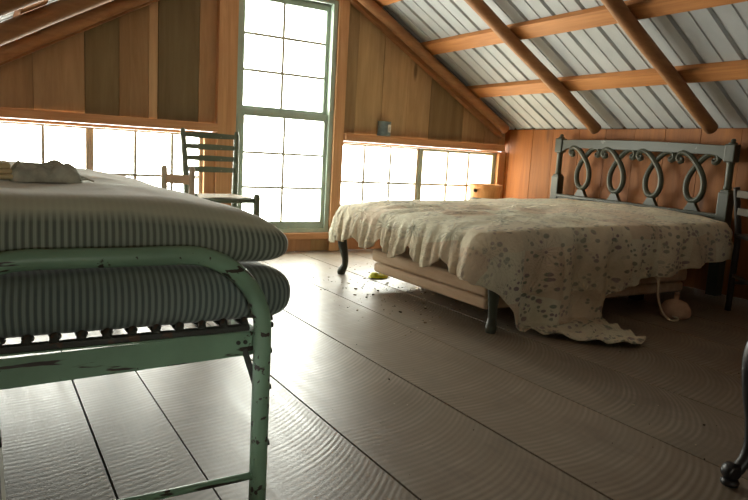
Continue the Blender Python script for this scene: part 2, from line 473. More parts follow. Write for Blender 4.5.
# ------------------------------------------------------------------ gable walls
def gable(y, s, bounds, shades, wallname, label, has_windows, winbase):
    """s = +1: room lies on the -y side"""
    def Y(d): return y + s*d          # d>0 goes outward
    def slab(mb, poly, d0, d1): mb.prism([(px, Y(d0), pz) for px, pz in poly], (0, s*(d1-d0), 0))
    mb = MB()
    zb = .905
    for (a, b), sh in zip(zip(bounds, bounds[1:]), shades):
        if sh is None: continue
        mb.cur = (*sh, 1)
        d = random.uniform(-.003, .003)
        z0 = zb
        if a >= 1.39 and b <= 2.39: z0 = 1.83
        if not has_windows: z0 = 0
        if not has_windows and a >= RW[0]-1e-6 and b <= RW[1]+1e-6:
            slab(mb, [(a+.0015, 0), (b-.0015, 0), (b-.0015, RW[2]), (a+.0015, RW[2])], d, .022); z0 = RW[3]
        pts = [(a+.0015, z0), (b-.0015, z0), (b-.0015, roof_z(b)-.002)]
        if a < XM < b: pts.append((XM, roof_z(XM)))
        pts.append((a+.0015, roof_z(a)-.002))
        slab(mb, pts, d, .022)
    # below the low windows and the tall window
    x = XL if has_windows else XR
    while x < XR - .01:
        w = random.uniform(.16, .26); b = min(XR, x+w)
        mb.cur = (*[c*random.uniform(.9, 1.08) for c in (1.0, .82, .72)], 1)
        top = .305
        if b > 1.44 and x < 2.36: top = .135
        slab(mb, [(x+.0015, 0), (b-.0015, 0), (b-.0015, top), (x+.0015, top)], 0, .022); x = b
    mb.cur = (.35, .33, .3, 1)
    if not has_windows:
        x0, x1, z0, z1 = RW
        slab(mb, [(XL, 0), (x0, 0), (x0, roof_z(x0)+.03), (XL, roof_z(XL)+.03)], .026, .06)
        slab(mb, [(x1, 0), (XR, 0), (XR, roof_z(XR)+.03), (XM, roof_z(XM)+.03), (x1, roof_z(x1)+.03)], .026, .06)
        slab(mb, [(x0, 0), (x1, 0), (x1, z0), (x0, z0)], .026, .06)
        slab(mb, [(x0, z1), (x1, z1), (x1, roof_z(x1)+.03), (x0, roof_z(x0)+.03)], .026, .06)
        return mb.build(wallname, M['gable'], label=label, cat='wall', kind='structure')
    slab(mb, [(XL, 0), (1.40, 0), (1.40, .32), (XL, .32)], .023, .06)
    slab(mb, [(2.38, 0), (XR, 0), (XR, .32), (2.38, .32)], .023, .06)
    slab(mb, [(1.40, 0), (2.38, 0), (2.38, .14), (1.40, .14)], .023, .06)
    slab(mb, [(XL, .905), (1.40, .905), (1.40, roof_z(1.4)+.03), (XL, roof_z(XL)+.03)], .026, .06)
    slab(mb, [(2.38, .905), (XR, .905), (XR, roof_z(XR)+.03), (2.38, roof_z(2.38)+.03)], .026, .06)
    slab(mb, [(1.40, 1.83), (2.38, 1.83), (2.38, roof_z(2.38)+.03), (XM, roof_z(XM)+.03), (1.40, roof_z(1.4)+.03)], .026, .06)
    w = mb.build(wallname, M['gable'], label=label, cat='wall', kind='structure')
    def bx(x0, x1, d0, d1, z0, z1, bev=0):
        m = MB(); a, b = sorted((Y(d0), Y(d1))); return m.box(x0, x1, a, b, z0, z1, bev)
    # ledge beams over the low windows, casing posts beside the tall window
    for side, (x0, x1) in (('left', (XL+.001, 1.395)), ('right', (2.385, 3.985))):
        trim(bx(x0, x1, -.08, -.004, .848, .905, .004), M['beam_x'], f'{side} ledge beam over the low {side} window of {wallname[5:]} gable', 'beam')
    for k, (x0, x1, d, nm) in enumerate(((1.395, 1.462, -.055, 'outer left'), (1.464, 1.535, -.035, 'inner left'), (2.30, 2.384, -.04, 'right'))):
        trim(bx(x0, x1, d, .05, .0, roof_z(x0 if x0 < XM else x1)-.10, .004), M['post_z'], f'orange {nm} casing post of the tall window in {wallname[5:]} gable', 'post')
    trim(bx(1.54, 2.295, -.045, .0, .095, .142, .004), M['beam_x'], f'orange sill board under the tall window in {wallname[5:]} gable', 'window sill')
    # ---- windows
    # tall double-hung
    n = winbase
    fr = MB()
    for z0, z1, x0, x1 in ((.145, 1.86, 1.538, 1.578), (.145, 1.86, 2.262, 2.298), (.145, .175, 1.578, 2.262), (1.83, 1.86, 1.578, 2.262)):
        a, b = sorted((Y(-.02), Y(.07))); fr.box(x0, x1, a, b, z0, z1, .003)
    wf = fr.build(f'window_{n}', M['sash'], label=f'tall double-hung window with green sashes in {wallname[5:]} gable', cat='window', kind='structure')
    def sash(x0, x1, z0, z1, st, rb, rt, d, cols, rows, mat, gl, parent, gname='sash', mw=.017):
        m = MB(); a, b = sorted((Y(d), Y(d+.03)))
        m.box(x0, x0+st, a, b, z0, z1, .002); m.box(x1-st, x1, a, b, z0, z1, .002)
        m.box(x0+st, x1-st, a, b, z0, z0+rb, .002); m.box(x0+st, x1-st, a, b, z1-rt, z1, .002)
        so = m.build(gname, mat, parent)
        m = MB(); a2, b2 = sorted((Y(d+.006), Y(d+.024)))
        for xx in cols: m.box(xx-mw/2, xx+mw/2, a2, b2, z0+rb, z1-rt)
        for zz in rows: m.box(x0+st, x1-st, a2+.001, b2-.001, zz-mw/2, zz+mw/2)
        m.build('muntin_grid', M['muntin'], so)
        m = MB(); c0, c1 = sorted((Y(d+.013), Y(d+.017))); m.box(x0+st, x1-st, c0, c1, z0+rb, z1-rt)
        m.build('glass', gl, so, label='clear panes')
    sash(1.579, 2.261, .176, 1.03, .028, .05, .05, 0.0, (1.915,), (.476, .724), M['sash'], M['glass'], wf)
    sash(1.579, 2.261, .99, 1.829, .028, .062, .045, .034, (1.90,), (1.299, 1.548), M['sash'], M['glass'], wf, mw=.018)
    # low windows
    n += 1
    fr = MB()
    for x0, x1, z0, z1 in ((XL+.002, 1.393, .305, .33), (1.318, 1.393, .331, .847), (XL+.002, 1.317, .828, .847), (XL+.002, XL+.05, .331, .827)):
        a, b = sorted((Y(-.03), Y(.06))); fr.box(x0, x1, a, b, z0, z1, .003)
    wf = fr.build(f'window_{n}', M['post_z'], label=f'low left strip window in {wallname[5:]} gable', cat='window', kind='structure')
    sash(XL+.052, .60, .332, .827, .022, .022, .012, .01, (.09, .338), (.535,), M['sash_wood'], M['glass'], wf)
    sash(.602, 1.317, .332, .827, .022, .022, .012, .01, (.877, 1.114), (.535,), M['sash_wood'], M['glass'], wf)
    n += 1
    fr = MB()
    for x0, x1, z0, z1 in ((2.386, XR-.002, .305, .33), (2.386, XR-.002, .834, .847), (3.965, XR-.002, .331, .833)):
        a, b = sorted((Y(-.03), Y(.06))); fr.box(x0, x1, a, b, z0, z1, .003)
    wf = fr.build(f'window_{n}', M['post_z'], label=f'low right strip window in {wallname[5:]} gable', cat='window', kind='structure')
    sash(2.388, 3.128, .332, .833, .02, .022, .014, .01, (2.61, 2.854), (.535,), M['sash_wood'], M['glass'], wf)
    sash(3.13, 3.963, .332, .833, .038, .022, .022, .006, (3.431, 3.66), (.535,), M['sash'], M['glass_warm'], wf)

trim_no = [0]
RW = (-.05, .60, .46, 1.02)  # opening of the unseen window added behind the camera for fill light
def fill_window():
    x0, x1, z0, z1 = RW
    mb = MB()
    for a, b, c, d in ((x0, x0+.04, z0, z1), (x1-.04, x1, z0, z1), (x0+.04, x1-.04, z0, z0+.04), (x0+.04, x1-.04, z1-.04, z1), ((x0+x1)/2-.01, (x0+x1)/2+.01, z0+.04, z1-.04)):
        mb.box(a, b, YB-.05, YB+.02, c, d, .003)
    o = mb.build('window_4', M['sash'], label='small unseen window added behind the camera for fill light', cat='window', kind='structure')
    mb = MB(); mb.box(x0+.04, x1-.04, YB-.012, YB-.008, z0+.04, z1-.04); mb.build('glass', M['glass'], o)
def trim(mb, mat, label, cat):
    trim_no[0] += 1
    return mb.build(f'trim_{trim_no[0]}', mat, label=label, cat=cat, kind='structure')

br, gr, pale, mid = (.80, .78, .72), (.50, .56, .50), (1.2, 1.2, 1.1), (.95, .92, .86)
dk = (.40, .46, .42)
bounds = [XL, .05, .288, .574, .773, .955, 1.013, 1.28, 1.40, 1.7, 2.05, 2.38, 2.496, 2.731, 2.966, 3.2, 3.552, 3.80, XR]
shades = [mid, br, (.95, .95, .9), gr, (.72, .68, .6), (1.25, 1.25, 1.2), dk, (.95, .85, .75), mid, br, mid, (.72, .76, .68), (1.0, 1.05, .95), (1.08, 1.1, 1.0), (1.0, 1.0, .9), (.52, .55, .48), (.85, .85, .75), br]
gable(YG, 1, bounds, shades, 'wall_front', 'gable wall of wide vertical boards with windows', True, 1)
gable(YB, -1, [XL, -.05, .19, .40, .63, .85, 1.1, 1.4, 1.7, 2.05, 2.38, 2.6, 2.85, 3.1, 3.4, 3.7, XR], [mid, br, gr]*5 + [br], 'wall_back', 'boarded gable wall at the far end behind the camera', False, 4)
fill_window()

# knee walls
def knee(x, s, name, label):
    mb = MB(); y = YB
    fixed = [4.407, 4.122, 3.892, 3.617, 3.364, 3.107, 2.86, 2.60, 2.33, 2.08, 1.84] if s > 0 else []
    ys = sorted([YG, YB] + fixed)
    full = [ys[0]]
    for v in ys[1:]:
        while v - full[-1] > .36: full.append(full[-1] + random.uniform(.22, .3))
        full.append(v)
    for a, b in zip(full, full[1:]):
        k = random.uniform(.82, 1.12); mb.cur = (k*random.uniform(.98, 1.04), k, k*random.uniform(.92, 1.05), 1)
        x0, x1 = sorted((x + s*random.uniform(-.003, .002), x + s*.022))
        mb.box(x0, x1, a+.0018, b-.0018, 0, 1.045)
    mb.cur = (.2, .2, .2, 1)
    x0, x1 = sorted((x + s*.024, x + s*.05)); mb.box(x0, x1, YB, YG+.06, 0, 1.075)
    return mb.build(name, M['knee'], label=label, cat='wall', kind='structure')
knee(XR, 1, 'wall_right', 'low orange knee wall of vertical boards under the right roof slope')
knee(XL, -1, 'wall_left', 'low knee wall of vertical boards beside the cot')

# ------------------------------------------------------------------ roof
def rx(x, side): return x if side > 0 else 2*XM - x
def sheet(side):
    """ribbed metal sheet, ribs run down the slope"""
    prof = []
    y = YB - .35
    y_end = YG + .55
    p = .23
    while y < y_end:
        for dy, dz in ((0, 0), (.008, .019), (.026, .019), (.034, 0), (.122, 0), (.126, .006), (.134, .006), (.138, 0)):
            prof.append((y+dy, dz))
        y += p
    xs = [XM, XM+.7, XM+1.4, XR, XR+.35]
    mb = MB()
    P = []
    for yy, dz in prof:
        P.append([(rx(x, side), yy, Z_SHEET + SL*(XR-x) + dz*1.15 + .004) for x in xs])
    mb.grid(P, smooth=False)
    o = mb.build('ceiling' if side > 0 else 'ceiling', M['sheet'], label=('right' if side > 0 else 'left') + ' slope of ribbed grey metal roof sheeting', cat='ceiling', kind='structure')
    so = o.modifiers.new('thick', 'SOLIDIFY'); so.thickness = .0015
    return o
sheet(1); sheet(-1)

def purlin(x0, side, label):
    mb = MB()
    w = .105; t = .036
    x1 = x0 + w
    z = lambda x: Z_SHEET + SL*(XR-x)
    v = Vector((SL, 0, 1)).normalized()*t
    poly = [Vector((rx(x0, side), YB-.3, z(x0)+.002)), Vector((rx(x1, side), YB-.3, z(x1)+.002))]
    vv = Vector((v.x*side, 0, v.z))
    poly += [poly[1]-vv, poly[0]-vv]
    mb.prism(poly, (0, YG+.5-YB+.3, 0), .003)
    return mb.build('purlin', M['beam_y'], label=label, cat='beam', kind='structure', group=None)
names_p = ['lowest', 'second', 'third', 'highest']
for side, sn in ((1, 'right'), (-1, 'left')):
    for k, x0 in enumerate((3.512, 3.015, 2.515, 2.02)):
        purlin(x0, side, f'{names_p[k]} orange purlin board under the {sn} roof slope')

def rafter(y, side, r, label, x_end, taper=.9, wob=.006):
    mb = MB(); pts = []; rad = []
    n = 22
    for i in range(n+1):
        x = lerp(XM + (.06 if side > 0 else .005), x_end, i/n)
        z = Z_PURL + SL*(XR-x) - r*1.16
        w = Vector((0, mnoise.noise(Vector((x*2, y*3.1, side*5)))*wob*2, -abs(mnoise.noise(Vector((x*1.7, y*2.3, side*9+4))))*wob))
        pts.append(Vector((rx(x, side), y, z)) + w); rad.append(r*(1 - .08*abs(mnoise.noise(Vector((x*3, y, side))))))
    mb.tube(pts, rad, 14)
    return mb.build('rafter', M['rafter'], label=label, cat='beam', kind='structure')
desc = {4.345: 'against the window gable', 3.36: 'second from the window gable', 2.46: 'third from the window gable', 1.5: 'fourth from the window gable', .6: 'fifth from the window gable', -.3: 'sixth from the window gable', -1.2: 'seventh from the window gable'}
for side, sn in ((1, 'right'), (-1, 'left')):
    for y, d in desc.items():
        rafter(y, side, .042 if y > 4 else .043, f'round pole rafter of the {sn} slope, {d}', 3.93 if y < 4 else 3.93)
    # board nailed under the gable rafter
    mb = MB()
    z = lambda x: Z_PURL + SL*(XR-x) - .060
    pts = [(rx(XM+.02, side), YG-.012, z(XM+.02)), (rx(3.96, side), YG-.012, z(3.96)), (rx(3.96, side), YG-.012, z(3.96)-.047), (rx(XM+.02, side), YG-.012, z(XM+.02)-.047)]
    mb.prism(pts, (0, -.06, 0), .004)
    trim(mb, M['rafter'], f'board under the {sn} gable rafter', 'beam')

# eave outside the window gable (seen through the top of the tall window)
for side, sn in ((1, 'right'), (-1, 'left')):
    mb = MB(); z = lambda x: Z_SHEET + SL*(XR-x) - .012
    pts = [(rx(XM, side), YG+.42, z(XM)), (rx(XR+.3, side), YG+.42, z(XR+.3)), (rx(XR+.3, side), YG+.42, z(XR+.3)-.13), (rx(XM, side), YG+.42, z(XM)-.13)]
    mb.prism(pts, (0, .03, 0))
    trim(mb, M['plate'], f'{sn} barge board outside the window gable', 'beam')

# ------------------------------------------------------------------ bed with headboard
bed = empty('bed', (2.95, 2.95, 0), 'double bed with grey-green carved headboard of looping scrolls', 'bed')
HX = 3.955
def hz(y, z): return z + .018*(y - 3.0)
hb = None
mb = MB()   # headboard: top rail with rounded inner corners, lower rail and panel
topy0, topy1 = 2.345, 3.695
poly = []
for i in range(13):
    yy = lerp(topy1, topy0, i/12); poly.append((HX-.02, yy, hz(yy, .945 + .012*math.sin(PI*i/12))))
low = [(topy0, .84), (topy0+.03, .862), (topy0+.06, .880), (topy0+.11, .886), (3.0, .888), (topy1-.11, .886), (topy1-.06, .880), (topy1-.03, .862), (topy1, .84)]
poly += [(HX-.02, yy, hz(yy, zz)) for yy, zz in low]
mb.prism(poly, (.035, 0, 0), .004)
mb.prism([(HX-.025, topy0, hz(topy0, .36)), (HX-.025, topy1, hz(topy1, .36)), (HX-.025, topy1, hz(topy1, .505)), (HX-.025, topy0, hz(topy0, .505))], (.045, 0, 0), .004)
mb.prism([(HX-.035, topy0, hz(topy0, .497)), (HX-.035, topy1, hz(topy1, .497)), (HX-.035, topy1, hz(topy1, .522)), (HX-.035, topy0, hz(topy0, .522))], (.06, 0, 0), .006)
hb = mb.build('headboard', M['bedpaint'], bed)
def cr(pts, n=8):   # Catmull-Rom
    out = []
    P = [pts[0]] + pts + [pts[-1]]
    for i in range(1, len(P)-2):
        for k in range(n):
            t = k/n
            a, b, c, d = (Vector(q) for q in P[i-1:i+3])
            out.append(.5*((2*b) + (c-a)*t + (2*a-5*b+4*c-d)*t*t + (3*b-a-3*c+d)*t**3))
    out.append(Vector(P[-2])); return out
for yc in (3.462, 3.152, 2.848, 2.54):
    half = [(.118, .862), (.103, .843), (.122, .835), (.138, .853), (.130, .880), (.100, .892), (.062, .880), (.028, .853), (0, .822), (-.030, .785), (-.056, .735), (-.066, .685), (-.058, .635), (-.033, .598), (0, .585)]
    full = half + [(-a, b) for a, b in reversed(half[:-1])]
    pts = []
    for k, (dy, zz) in enumerate(full):
        # left end sits a touch in front at the crossing
        f = k/(len(full)-1)
        xo = -.007 if f < .5 else .007
        if abs(f-.5) < .12: xo *= abs(f-.5)/.12
        pts.append((HX - .004 + xo, yc + dy*.98, hz(yc, zz)))
    P = cr(pts, 5)
    mb = MB()
    n = len(P)
    mb.tube(P, [.0165 + .004*math.sin(PI*i/(n-1)) - (.005 if i < 6 or i > n-7 else 0) for i in range(n)], 10, flat=.8, ref=(1, 0, 0))
    mb.tube([p + Vector((-.013, 0, 0)) for p in P[3:-3]], .0055, 6)     # raised bead along the scroll
    mb.prism([(HX-.02, yc-.055, hz(yc, .521)), (HX-.02, yc+.055, hz(yc, .521)), (HX-.02, yc+.034, hz(yc, .552)), (HX-.02, yc+.022, hz(yc, .574)), (HX-.02, yc-.022, hz(yc, .574)), (HX-.02, yc-.034, hz(yc, .552))], (.032, 0, 0), .003)
    mb.build('scroll', M['bedpaint'], hb)
for yc in (3.715, 2.325):
    mb = MB(); o = .018*(yc-3)
    mb.box(HX-.035, HX+.035, yc-.035, yc+.035, 0, .66+o, .006)
    mb.box(HX-.028, HX+.028, yc-.028, yc+.028, .655+o, .675+o, .006)
    mb.lathe((HX, yc, o), [(.022, .67), (.026, .69), (.022, .70), (.0225, .83), (.027, .842), (.022, .85)], 16)
    mb.box(HX-.032, HX+.032, yc-.034, yc+.034, .845+o, .955+o, .008)
    mb.lathe((HX, yc, o), [(.024, .95), (.026, .962), (.012, .968), (.016, .978), (.008, .988)], 14)
    mb.build('post', M['bedpaint'], bed)
def cab_leg(x, y, ox, oy):
    mb = MB()
    prof = [(-.01, .36, .030), (-.004, .32, .033), (.010, .27, .035), (.014, .22, .031), (.006, .16, .026), (-.004, .10, .021), (-.004, .06, .020), (.004, .035, .024), (.010, .018, .027), (.010, 0, .024)]
    pts = [(x+ox*d, y+oy*d, z) for d, z, r in prof]
    P = cr(pts, 4); R = [interp(p.z, sorted((z, r) for d, z, r in prof)) for p in P]
    mb.tube(P, R, 12)
    mb.box(x-.02, x+.045, min(y, y-oy*.03)-.02, max(y, y-oy*.03)+.02, .30, .37, .005)
    return mb.build('leg', M['bedpaint'], bed)
cab_leg(1.955, 3.545, -1, 1); cab_leg(1.945, 2.135, -1, -1)
mb = MB(); mb.box(1.94, 1.97, 2.17, 3.51, .28, .39, .004); mb.build('foot_rail', M['bedpaint'], bed)
mb = MB(); mb.bar((1.97, 2.175, .30), (HX-.036, 2.335, .30), .026, .11); mb.build('side_rail', M['bedpaint'], bed)
mb = MB(); mb.bar((1.97, 3.51, .30), (HX-.036, 3.70, .30), .026, .11); mb.build('side_rail', M['bedpaint'], bed)
for xx in (2.2, 2.7, 3.2, 3.7):
    mb = MB(); mb.box(xx-.04, xx+.04, interp(xx, [(1.97, 2.19), (3.92, 2.35)]), interp(xx, [(1.97, 3.495), (3.92, 3.685)]), .255, .275)
    mb.build('slat', M['boxwood'], bed)
# mattress (under the quilt)
mb = MB()
rounded_box(mb, (1.965, 2.20, .2755), (3.90, 3.50, .452), .05, .2)
mb.build('mattress', M['mat_plain'], label='mattress of the double bed, almost hidden beneath the floral quilt', cat='mattress')
# box spring lying underneath
bs = empty('box_spring', (2.75, 2.75, 0), 'tan two-tier box spring lying under the quilt-covered bed', 'box spring')
for nm, z0, z1, e in (('upper_tier', .130, .205, .0), ('lower_tier', .066, .124, .010)):
    mb = MB()
    rounded_box(mb, (1.985+e, 2.235+e, z0), (3.525-e, 3.27-e, z1), .02, .15)
    # rounded corners in plan
    mb.build(nm, M['boxwood'], bs)
mb = MB(); mb.box(2.05, 3.45, 2.30, 3.2, .1235, .1305); mb.build('core', M['dark'], bs)
for xx in (2.42, 3.3):
    for yy in (2.4, 3.1):
        mb = MB(); mb.box(xx-.03, xx+.03, yy-.03, yy+.03, 0, .068); mb.build('foot', M['dark'], bs)

# quilt -------------------------------------------------------------
def quilt():
    # edge of the bed top, from head-far round the foot to head-near
    key = [(3.84, 3.665), (3.4, 3.655), (2.8, 3.62), (2.2, 3.58)]
    def corner(cx, cy, r, a0, a1, n=8): return [(cx + r*math.cos(math.radians(lerp(a0, a1, i/n))), cy + r*math.sin(math.radians(lerp(a0, a1, i/n)))) for i in range(n+1)]
    key += corner(1.985, 3.475, .10, 90, 180)
    key += [(1.885, y) for y in (3.2, 2.9, 2.6, 2.4)]
    key += corner(1.955, 2.215, .07, 180, 270)
    key += [(2.2, 2.135), (2.6, 2.125), (3.0, 2.115), (3.35, 2.11)]
    key += corner(3.58, 2.24, .13, 270, 345, 5) + [(3.80, 2.31)]
    # resample by arc length
    P = [Vector((a, b, 0)) for a, b in key]
    L = [0]
    for a, b in zip(P, P[1:]): L.append(L[-1] + (b-a).length)
    N = 620
    S = []
    for i in range(N+1):
        s = L[-1]*i/N
        for k in range(len(L)-1):
            if s <= L[k+1] + 1e-9:
                S.append(P[k].lerp(P[k+1], (s-L[k])/(L[k+1]-L[k]))); break
    # smooth the normals
    nor = []
    for i in range(N+1):
        a, b = S[max(0, i-9)], S[min(N, i+9)]
        d = (b-a).normalized(); nor.append(Vector((d.y, -d.x, 0)) * -1)
    # outward must point away from the centre
    for i in range(N+1):
        c = Vector((max(2.55, min(3.3, S[i].x)), 2.9, 0))
        if nor[i].dot(S[i]-c) < 0: nor[i] = -nor[i]
    near = [(1.9, .23), (1.95, .28), (2.01, .36), (2.06, .50), (2.2, .68), (2.33, .83), (2.44, .92), (2.51, .84), (2.57, .60), (2.62, .42), (2.67, .355), (2.75, .315), (2.9, .285), (3.2, .255), (3.5, .215), (3.62, .20), (3.72, .205), (3.8, .17)]
    RT, RH = 26, 30
    s_corner = min(range(N+1), key=lambda i: (S[i]-Vector((1.905, 2.165, 0))).length)*L[-1]/N
    rows = []; UV = []
    def ztop(x, y):
        e = interp(x, [(1.88, .445), (2.2, .462), (2.8, .474), (3.4, .488), (3.85, .49)])
        return e
    for i in range(N+1):
        p = S[i]; n = nor[i]
        ce = Vector((max(2.55, min(3.80, p.x)), 2.9, 0))
        if i == 0 or i == N: ce.x = p.x
        row = []; uv = []
        for r in range(RT+1):
            t = r/RT
            q = ce.lerp(p, t)
            z = ztop(q.x, q.y) + .018*(1-t**3) - .012*t**8
            w = mnoise.noise(Vector((q.x*5, q.y*5, 1)))*.008 + mnoise.noise(Vector((q.x*17, q.y*10, 3)))*.0055
            # ridges of bunched cloth towards the foot and far side
            m = max(0, min(1, (3.0-q.x)/.8))*max(0, min(1, (q.y-2.3)/.4))
            w += m*.007*math.sin(q.y*34 + q.x*13 + 3*mnoise.noise(Vector((q.x*3, q.y*3, 7)))) * (1-t**6)
            row.append(Vector((q.x, q.y, z+w))); uv.append((q.x, q.y))
        base = row[-1]
        s = L[-1]*i/N
        wn = max(0, min(1, (s-s_corner)/.16 + .5)); wn = wn*wn*(3-2*wn)
        if p.y < 2.42 and p.x > 1.89: LL = interp(p.x, near)
        elif p.x < 1.95 and p.y < 3.48:
            LL = .125 + .092*abs(math.sin(PI*(p.y-2.40)/.28))**.72
            LL = lerp(.215, LL, max(0, min(1, (p.y-2.2)/.12)))
        elif p.x < 2.05: LL = .235
        else: LL = .23 + .02*math.sin(p.x*8)
        s = L[-1]*i/N
        spill = max(0, LL-.42)
        for r in range(1, RH+1):
            d = LL*r/RH; t = r/RH
            out = .032*(1-math.exp(-d/.035))
            amp = min(1, d/.18)
            of = amp*(.006*math.sin(s*131 + 4*mnoise.noise(Vector((s*4, 5, 0)))) + .014*math.sin(s*62 + 6*mnoise.noise(Vector((s*6, 0, 0)))) + .010*math.sin(s*23+1)) + .02*amp
            on = amp*(.024*math.sin(s*24+.6+1.5*mnoise.noise(Vector((s*3, 2, 0)))) + .008*math.sin(s*55)) + .012*amp
            out += lerp(of, on, wn)
            out += .035*amp*math.exp(-((s-s_corner)/.07)**2)      # fold standing out at the foot corner
            out += .008*mnoise.noise(Vector((s*14, d*14, 2)))
            z = base.z - .92*d - .004*(1-math.exp(-d/.03))
            zf = .010 + .012*abs(mnoise.noise(Vector((s*7, d*7, 5))))
            if z < zf + .05:
                over = (zf+.05 - z)
                if over > .06: z2 = zf
                else: z2 = zf + .05*(1-over/.06)**2
                out += max(0, over-.03)*.98
                # puddled ripples
                z = z2 + (.010*(1+math.sin(over*60 + s*9)) if over > .06 else 0)
                z = max(z, .008)
            tail = Vector((-.03*min(1, max(0, (d-.40)/.35)), 0, 0)) if (p.y < 2.3 and 2.1 < p.x < 2.6) else Vector()
            v = p + n*out + tail; v.z = z
            row.append(v)
            uv.append((p.x + n.x*d, p.y + n.y*d))
        rows.append(row); UV.append(uv)
    mb = MB()
    mb.grid(rows, True, False, lambda a, b: UV[a][b])
    bmesh.ops.remove_doubles(mb.bm, verts=mb.bm.verts, dist=1e-5)
    bmesh.ops.recalc_face_normals(mb.bm, faces=mb.bm.faces)
    o = mb.build('quilt', M['quilt'], label='faded cream floral patchwork quilt draped over the bed and trailing on the floor', cat='quilt')
    m = o.modifiers.new('thick', 'SOLIDIFY'); m.thickness = .005; m.offset = 1
    return o
quilt()

# ------------------------------------------------------------------ cot
cot = empty('iron_cot', (.2, 2.1, 0), 'chipped green iron cot carrying two striped mattresses', 'bed')
CL, CRX = -.10, .494
def end_frame(y):
    mb = MB(); r = .165; zt = .542
    pts = [(CL, y, 0), (CL, y, zt-r)]
    pts += [(CL + r - r*math.cos(a), y, zt - r + r*math.sin(a)) for a in [PI/2*k/10 for k in range(1, 11)]]
    pts += [(CRX - r + r*math.sin(a), y, zt - r + r*math.cos(a)) for a in [PI/2*k/10 for k in range(0, 11)]]
    pts += [(CRX, y, 0)]
    Q = []
    for a, b in zip(pts, pts[1:]):
        a, b = Vector(a), Vector(b); k = max(1, int((b-a).length/.05))
        Q += [a.lerp(b, i/k) for i in range(k)]
    Q.append(Vector(pts[-1]))
    mb.tube(Q, .0185, 16)
    fr = mb.build('end_frame', M['cot'], cot)
    mb = MB(); mb.tube([(CL+.015, y, .062), (CRX-.015, y, .062)], .0085, 10); mb.build('cross_bar', M['cot'], fr)
    return fr
ya, yb = 1.23, 2.93
for y in (ya, yb):
    fr = end_frame(y)
    s = 1 if y == ya else -1
    mb = MB(); mb.prism([(CL+.012, y+s*.0195, .308), (CRX-.012, y+s*.0195, .323), (CRX-.012, y+s*.0195, .374), (CL+.012, y+s*.0195, .364)], (0, s*.004, 0), .001)
    mb.prism([(CL+.012, y+s*.0195, .371), (CRX-.012, y+s*.0195, .371), (CRX-.012, y+s*.0195, .374), (CL+.012, y+s*.0195, .374)], (0, s*.03, 0))
    mb.build('end_rail', M['cot'], fr)
    if y == ya:
        mb = MB(); mb.prism([(CL+.02, y+.021, .3745), (CRX-.02, y+.021, .3745), (CRX-.02, y+.021, .386), (CL+.02, y+.021, .386)], (0, .02, 0), .002)
        mb.build('spring_edge', M['cot_dark'], fr)
        mb = MB(); mb.bar((CRX-.03, y+.022, .335), (CRX-.008, y+.012, .26), .008, .012); mb.build('brace', M['cot_dark'], fr)
        for zz, xo in ((.405, 0), (.39, .004), (.335, .002), (.255, .003), (.13, .004)):
            mb = MB()
            mb.tube([(CRX+.014, y, zz), (CRX+.0195+xo*.6, y, zz)], .0065, 8)
            mb.build('bolt', M['cot_dark'], fr)
        for dx in (-.045, -.03):
            mb = MB(); mb.tube([(CRX+dx, y+.021, .352), (CRX+dx, y+.016, .352)], .0045, 8); mb.build('rivet', M['cot_dark'], fr)
for x in (CL, CRX-.004):
    mb = MB(); mb.box(x-.004, x+.004, ya+.02, yb-.02, .33, .374); mb.build('side_rail', M['cot'], cot)
n = 13
for i in range(n):
    x = lerp(CL+.03, CRX-.025, i/(n-1))
    mb = MB()
    mb.bar((x, ya+.03, .384), (x, yb-.03, .384), .014, .003)
    mb.tube([(x-.004, ya+.024, .384), (x, ya+.042, .392), (x+.006, ya+.06, .388)], .008, 8)
    mb.build('spring_strip', M['cot_dark'], cot)
for i in range(9):
    y = lerp(ya+.2, yb-.2, i/8)
    mb = MB(); mb.bar((CL+.01, y, .381), (CRX-.01, y, .381), .008, .002); mb.build('cross_strip', M['cot_dark'], cot)

def mat_deform(seed, sag):
    def f(p, c, h):
        u, v = (p.x-c.x)/h.x, (p.y-c.y)/h.y
        w = mnoise.noise(Vector((p.x*3.5, p.y*3.5, seed)))*.010 + mnoise.noise(Vector((p.x*11, p.y*11, seed+p.z*6)))*.0035
        up = (p.z-c.z)/h.z
        e = max(0, 1-min(1-abs(u), (1-abs(v))*2.2)/.30)
        A = sag*e*e + sag*2.0*max(0, min(1, (u-.05)/.9))**1.5
        p.z += w*max(0, up) - A*(up+1)/2
        k = 1 - up*up
        p.x += .010*k*u; p.y += .003*k*v + .004*mnoise.noise(Vector((p.x*6, p.z*6, seed)))
        return p
    return f
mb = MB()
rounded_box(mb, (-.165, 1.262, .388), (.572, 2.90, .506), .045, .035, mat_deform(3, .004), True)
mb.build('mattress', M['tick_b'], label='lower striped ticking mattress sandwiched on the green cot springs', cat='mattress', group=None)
mb = MB()
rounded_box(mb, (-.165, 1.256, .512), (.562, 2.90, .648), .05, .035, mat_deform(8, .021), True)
mb.build('mattress', M['tick_a'], label='upper dusty striped ticking mattress on the cot, top lightened with painted window light', cat='mattress')

